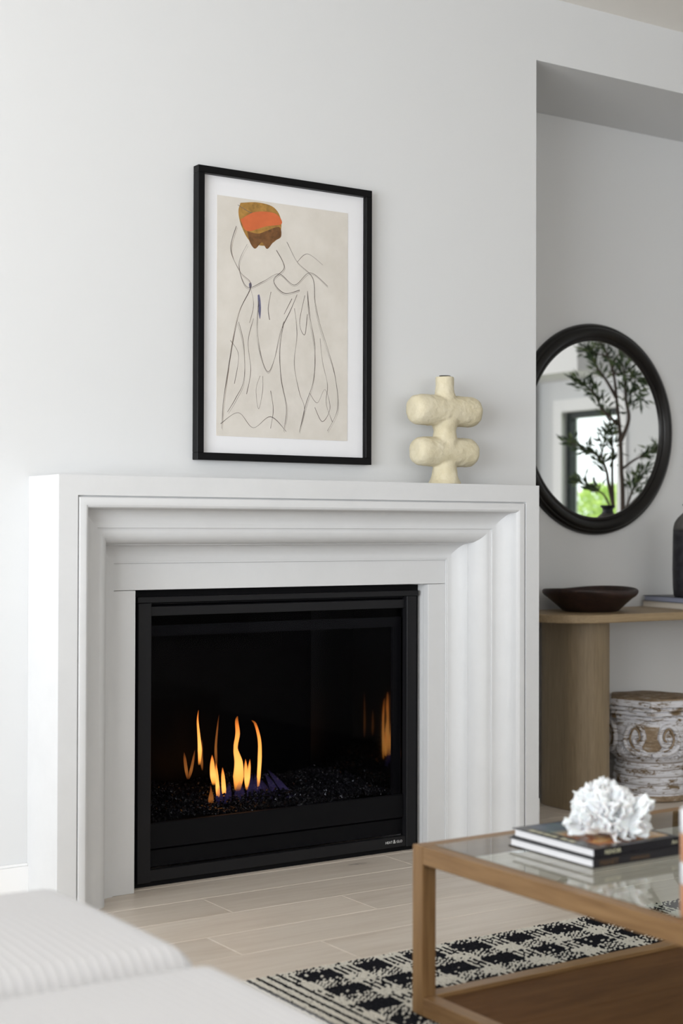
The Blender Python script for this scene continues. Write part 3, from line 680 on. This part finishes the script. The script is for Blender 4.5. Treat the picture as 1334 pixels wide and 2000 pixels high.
me.polygons.add(len(FA)); me.polygons.foreach_set('loop_start', np.arange(0, FA.size, 3, dtype=np.int32))
me.polygons.foreach_set('material_index', np.repeat(cream.astype(np.int32), nf)); me.polygons.foreach_set('use_smooth', [True]*len(FA)); me.update(calc_edges=True)
me.materials.append(YB); me.materials.append(YC)
o = bpy.data.objects.new('woven_loops', me); COL.objects.link(o); o.parent = rug; o['kind'] = 'stuff'

# ------------------------------------------------------------------ coffee table
TX0, TX1, TY0, TY1, TB, TT = 2.089, 3.24, 1.35, 2.859, .0135, .408
tb = thing('coffee_table', 'square teak coffee table with glass top and dark wooden lower shelf on the rug', 'coffee table', (2.665, 2.1, TB))
def relt(o): o.location = Vector(o.location)-Vector((2.665, 2.1, TB)); return o
lw = .040
for x0 in (TX0, TX1-lw):
    for y0 in (TY0, TY1-lw): relt(obj('leg', B(x0, x0+lw, y0, y0+lw, TB, TT, .0015, 1), TEAKZ, tb))
for (za, zb) in ((TT-.042, TT-.0005), (TB+.0002, TB+.043)):
    for x0 in (TX0, TX1-lw): relt(obj('rail', B(x0+.0005, x0+lw-.0005, TY0+lw, TY1-lw, za, zb, .0015, 1), TEAK, tb))
    for y0 in (TY0, TY1-lw): relt(obj('rail', B(TX0+lw, TX1-lw, y0+.0005, y0+lw-.0005, za, zb, .0015, 1), TEAKX, tb))
relt(obj('glass_top', B(TX0+lw-.008, TX1-lw+.008, TY0+lw-.008, TY1-lw+.008, TT-.0085, TT-.0005), GL_T, tb))
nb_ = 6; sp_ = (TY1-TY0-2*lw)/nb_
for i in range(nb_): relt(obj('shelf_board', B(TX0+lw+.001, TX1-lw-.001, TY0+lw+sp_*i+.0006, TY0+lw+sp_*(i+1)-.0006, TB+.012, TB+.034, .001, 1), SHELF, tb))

# books on the coffee table
bkx, bky = 2.406, 2.580
b1 = book('hardback_book', 'charcoal art book with bronze lettering, lower of the pair on glass table', (bkx, bky, TT), 0, .272, .290, .020, BJ2, PAGES, 'art books on the coffee table')
text('MANET', .017, BRONZE, b1, frame_m((-.118, -.1452, .0040), (1, 0, 0), (0, 0, 1)))
text('IMPRESSIONS', .010, BRONZE, b1, frame_m((-.025, -.1452, .0055), (1, 0, 0), (0, 0, 1)))
b2 = book('hardback_book', 'glossy black art book with gold lettering, upper of the pair under coral', (bkx+.006, bky+.003, TT+.020), math.radians(-.6), .262, .283, .020, BJ, PAGES, 'art books on the coffee table')
text('RENOIR', .0135, GOLD, b2, frame_m((-.100, -.1418, .0055), (1, 0, 0), (0, 0, 1)))
text('Art', .0125, GOLD, b2, frame_m((.105, -.1418, .0055), (1, 0, 0), (0, 0, 1)))
CP = mat('cover_picture', (.3, .2, .1), .2)
v = coords(CP); sx_ = nd(CP, 'ShaderNodeSeparateXYZ'); lk(CP, v, sx_.inputs[0])
nn = noise_tex(CP, v, 14, 4, .6, .8)
warm = ramp(CP, nn, [(.3, (.05, .04, .04)), (.45, (.42, .16, .07)), (.55, (.62, .38, .14)), (.7, (.72, .60, .50))])
cool = ramp(CP, nn, [(.3, (.04, .06, .10)), (.5, (.07, .10, .15)), (.7, (.12, .24, .17))])
lk(CP, mix(CP, ramp(CP, sx_.outputs[1], [(.0, (1, 1, 1)), (.06, (.0, .0, .0))]), cool, warm), BS(CP).inputs['Base Color'])
obj('cover_picture', B(-.092, .118, -.118, .130, .0199, .0202), CP, b2)
for k, (y0, y1) in enumerate(((.075, .098), (.052, .071), (.026, .047), (.001, .022), (-.034, -.012), (-.060, -.040))):
    for j in range(3):
        a_ = y0+(y1-y0)*j/3; obj('cover_lettering', B(-.121, -.108, a_+.0008, a_+(y1-y0)/3-.0012, .0199, .0202), GOLD, b2)

# coral cluster
rc = random.Random(11)
cb = bmesh.new()
def fan(b, org, dirv, size, width, thick, ruf):
    dirv = dirv.normalized(); side = dirv.cross(Vector((rc.uniform(-1, 1), rc.uniform(-1, 1), rc.uniform(-.4, .4)))).normalized(); nrm = dirv.cross(side)
    nu, nvv = 11, 6; ph = rc.uniform(0, 6); g = []
    for i in range(nvv+1):
        t = i/nvv; row = []
        for j in range(nu+1):
            s = j/nu*2-1; wv_ = width*(.45+.55*t**.7); ang_ = s*1.0
            edge_ = 1+.07*math.sin(j*2.2+ph)+.03*rc.uniform(-1, 1)
            p = org+dirv*(size*t*math.cos(ang_*.6)*(edge_ if t > .6 else 1))+side*(wv_*math.sin(ang_))+nrm*(ruf*t*t*math.sin(s*5.5+ph)+.25*size*t*t*math.sin(ph))
            row.append(p)
        g.append(row)
    F_ = [[b.verts.new(p+nrm*thick*(1-.45*i/nvv)) for p in row] for i, row in enumerate(g)]; K_ = [[b.verts.new(p-nrm*thick*(1-.45*i/nvv)) for p in row] for i, row in enumerate(g)]
    for i in range(nvv):
        for j in range(nu):
            b.faces.new((F_[i][j], F_[i][j+1], F_[i+1][j+1], F_[i+1][j])); b.faces.new((K_[i][j], K_[i+1][j], K_[i+1][j+1], K_[i][j+1]))
        for j in (0, nu): b.faces.new((F_[i][j], F_[i+1][j], K_[i+1][j], K_[i][j]))
    for j in range(nu): b.faces.new((F_[nvv][j], F_[nvv][j+1], K_[nvv][j+1], K_[nvv][j])); b.faces.new((F_[0][j], K_[0][j], K_[0][j+1], F_[0][j+1]))
lathe(cb, [(.02, .010), (.050, .014), (.058, .028), (.050, .05), (.02, .062)], 20, ell=(1.15, .8))
for i in range(105):
    a = rc.uniform(0, 2*PI); el = rc.uniform(-.05, 1.35); d_ = Vector((math.cos(a)*math.cos(el), math.sin(a)*math.cos(el), math.sin(el)+.08))
    org = Vector((.066*math.cos(a)*math.cos(el)*rc.uniform(.3, 1.15), .036*math.sin(a)*math.cos(el), .014+.045*math.sin(el)))
    ln = rc.uniform(.030, .050)*(1+.45*math.sin(el))*(.75 if d_.x < -.6 and el > .5 else 1)
    fan(cb, org, d_, ln, rc.uniform(.018, .031), rc.uniform(.0036, .0054), rc.uniform(.004, .010))
zmin = min(q.co.z for q in cb.verts)
for q in cb.verts: q.co.z = max(q.co.z, .0)*1.03
rot = Matrix.Rotation(math.radians(-33), 3, 'Z')
for q in cb.verts: q.co = rot@q.co
co = obj('coral', fix(cb), CORAL, smooth=True, loc=(2.405, 2.528, TT+.0404)); tag(co, 'white ruffled coral cluster resting on the stacked art books', 'coral')
# banded vessel at the frame edge
vs_ = thing('banded_vessel', 'white and terracotta banded cylinder vessel cut by the right picture edge', 'vase', (2.171, 2.020, TT))
zz = [(0, .062, COPPER), (.062, .105, WHITE_C), (.105, .160, COPPER), (.160, .205, WHITE_C)]
for z0, z1, m_ in zz:
    pr2 = [(.046, z0), (.047, z0+.003), (.047, z1-.003), (.046, z1)] if z1 < .2 else [(.046, z0), (.047, z0+.003), (.047, z1), (.044, z1+.002), (.041, z1), (.041, z1-.03), (.02, z1-.031)]
    obj('glaze_band', lathe(bmesh.new(), pr2, 40), m_, vs_, True)

# ------------------------------------------------------------------ sofa
so = thing('sofa', 'off-white ribbed sofa with loose seat cushions, blurred at lower left', 'sofa', (.7, 1.85, 0))
def cushion(x0, x1, y0, y1, z0, z1, rz=0, crown=.018, name='seat_cushion'):
    b = bmesh.new(); nx, ny = 22, 20; sx_, sy_, h = (x1-x0)/2, (y1-y0)/2, (z1-z0)/2
    bmesh.ops.create_grid(b, x_segments=nx, y_segments=ny, size=1)
    top = {}
    b.free(); b = bmesh.new(); R_ = .055
    def pt(u, w_, s):
        X_, Y_ = u*sx_, w_*sy_
        ex = max(0, abs(X_)-(sx_-R_)); ey = max(0, abs(Y_)-(sy_-R_)); d = min(math.hypot(ex, ey)/R_, 1)
        zc = h*(math.sqrt(max(0, 1-d*d))*.75+.25*(1-d)) if d < 1 else 0
        zc += crown*(1-u*u)*(1-w_*w_)
        if ex > 0 and ey > 0:
            q = math.hypot(ex, ey)
            if q > R_: X_ = math.copysign(sx_-R_+ex*R_/q, X_); Y_ = math.copysign(sy_-R_+ey*R_/q, Y_)
        return (X_, Y_, s*zc)
    us = [math.sin(t*PI/2) for t in np.linspace(-1, 1, 41)]; ws = [math.sin(t*PI/2) for t in np.linspace(-1, 1, 41)]
    gr = {s: [[b.verts.new(pt(u, w_, s)) for w_ in ws] for u in us] for s in (1, -1)}
    for s in (1, -1):
        for i in range(40):
            for j in range(40):
                q = (gr[s][i][j], gr[s][i+1][j], gr[s][i+1][j+1], gr[s][i][j+1]); b.faces.new(q if s > 0 else q[::-1])
    bmesh.ops.remove_doubles(b, verts=b.verts, dist=.0004); fix(b)
    o = obj(name, b, SOFA, so, True); o.location = ((x0+x1)/2-.7, (y0+y1)/2-1.85, (z0+z1)/2); o.rotation_euler = (0, 0, rz); return o
cushion(.33, 1.20, 2.205, 2.795, .27, .447, math.radians(2.2))
cushion(.33, 1.215, 1.60, 2.20, .27, .442, math.radians(.5))
cushion(.33, 1.20, .99, 1.595, .27, .445)
def ro(o): o.location = Vector((-.7, -1.85, 0)); return o
ro(obj('base', B(.10, 1.17, .97, 2.80, .10, .275, .02, 3), SOFA, so))
ro(obj('backrest', B(.08, .31, .97, 2.80, .28, .82, .05, 4), SOFA, so))
for x0 in (.14, 1.07):
    for y0 in (1.02, 2.70): ro(obj('leg', B(x0, x0+.045, y0, y0+.045, .0135 if x0 > 1 and False else .001, .10), DKW, so))

# ------------------------------------------------------------------ olive tree (reflected in the mirror)
TP = Vector((5.93, 3.60, 0)); HX = Vector((.832, .555, 0)); HD = Vector((-.555, .832, 0)); k_ = .00294/4.537
tr_ = thing('olive_tree', 'slender olive tree in a pot, seen reflected in the round mirror', 'tree', TP)
def TPt(x, y_, dpt=0):
    h = (x-780)*k_; z = 1.15+(1040-(620+y_/4.537))*.00294
    return HX*h+HD*dpt+Vector((0, 0, z))
brs = [([(790, 5700), (785, 3600), (782, 1740), (770, 1400), (760, 1100), (730, 800), (700, 550), (620, 330), (540, 210)], .016, .004, 0),
 ([(735, 1000), (670, 930), (600, 870), (540, 760), (470, 680), (400, 640)], .010, .003, .06),
 ([(722, 760), (650, 620), (570, 500), (520, 400)], .010, .003, -.05), ([(760, 1150), (830, 950), (800, 780), (790, 600), (760, 480)], .012, .003, .05),
 ([(700, 1700), (660, 1500), (640, 1380), (560, 1260), (450, 1200), (340, 1150)], .011, .003, -.04), ([(775, 1380), (880, 1300), (1000, 1240), (1090, 1200)], .008, .002, .04),
 ([(700, 1720), (695, 1450), (700, 1200), (690, 990), (650, 900)], .010, .003, -.06), ([(800, 1750), (850, 1600), (890, 1500), (960, 1400)], .008, .002, .03),
 ([(700, 550), (790, 570), (860, 590), (930, 640)], .007, .002, .05), ([(830, 850), (850, 720), (910, 780)], .005, .002, .08), ([(690, 1750), (620, 1600), (520, 1550), (420, 1490)], .007, .002, -.05),
 ([(690, 520), (720, 420), (780, 380), (830, 450)], .006, .002, .03), ([(650, 400), (560, 380), (480, 360)], .005, .002, -.04), ([(800, 1740), (900, 1620), (980, 1560)], .006, .002, .06), ([(640, 1380), (600, 1240), (640, 1120), (690, 1060)], .006, .002, -.02)]
lf = bmesh.new(); rl = random.Random(5)
def leaf(b, p, d, L_, w_):
    d = d.normalized(); s = d.cross(Vector((rl.uniform(-1, 1), rl.uniform(-1, 1), rl.uniform(-1, 1)))).normalized(); nn_ = d.cross(s)
    a = b.verts.new(p); q1 = b.verts.new(p+d*L_*.4+s*w_+nn_*w_*.3); q2 = b.verts.new(p+d*L_*.4-s*w_+nn_*w_*.3); mid = b.verts.new(p+d*L_*.45); e = b.verts.new(p+d*L_-nn_*L_*.12)
    b.faces.new((a, q1, mid)); b.faces.new((a, mid, q2)); b.faces.new((q1, e, mid)); b.faces.new((mid, e, q2))
for i, (pts, r0, r1, dp) in enumerate(brs):
    P3 = smooth_path([tuple(TPt(x, y_, dp*(j/(len(pts)-1)))) for j, (x, y_) in enumerate(pts)], 5); n_ = len(P3)
    bt = tube(bmesh.new(), P3, [r0+(r1-r0)*j/(n_-1) for j in range(n_)], 8); obj('trunk' if i == 0 else 'branch', fix(bt), BARK, tr_, True)
    for j in range(n_-1):
        p, q = Vector(P3[j]), Vector(P3[j+1])
        if i == 0 and j < n_*.70: continue
        if i and j < n_*.28: continue
        if i == 6 and rl.random() < .5: continue
        for _ in range(int(6+4*rl.random())):
            c = p.lerp(q, rl.random()); d_ = (q-p).normalized()*rl.uniform(.2, 1)+Vector((rl.uniform(-1, 1), rl.uniform(-1, 1), rl.uniform(-.5, .9)))*.8
            tw = c+d_.normalized()*rl.uniform(.0, .05)
            leaf(lf, tw, d_, rl.uniform(.045, .072), rl.uniform(.0055, .009))
obj('foliage', lf, LEAF, tr_, kind='stuff')
obj('pot', lathe(bmesh.new(), [(.13, 0.001), (.15, .01), (.19, .32), (.20, .33), (.20, .37), (.18, .37), (.175, .33)], 40), POT, tr_, True)
obj('soil', lathe(bmesh.new(), [(.178, .30), (.17, .335)], 32), BARK, tr_)

# ------------------------------------------------------------------ outside the glazed door
lw_ = obj('lawn', B(XR+.16, XR+14, -6, 10, -.2, -.1), GRASS); lw_['kind'] = 'structure'
sb = thing('garden_shrub', 'yellow-green shrub outside, seen through the glazed door in the mirror', 'shrub', (10.3, -1.15, -.1))
lb = bmesh.new()
for i in range(2200):
    a, e_ = rl.uniform(0, 2*PI), rl.uniform(0, 1.5); r_ = .72*rl.uniform(.7, 1.05); p = Vector((r_*math.cos(a)*math.cos(e_), r_*math.sin(a)*math.cos(e_), .35+r_*1.8*math.sin(e_)))
    leaf(lb, p, Vector((rl.uniform(-1, 1), rl.uniform(-1, 1), rl.uniform(-.3, 1))), .09, .026)
LEAF2 = mat('shrub_leaf', (.60, .78, .16), .6)
obj('foliage', lb, LEAF2, sb, kind='stuff'); obj('stem', tube(bmesh.new(), [(0, 0, 0), (.02, .01, .6), (0, .03, .9)], [.03, .025, .01], 8), BARK, sb)
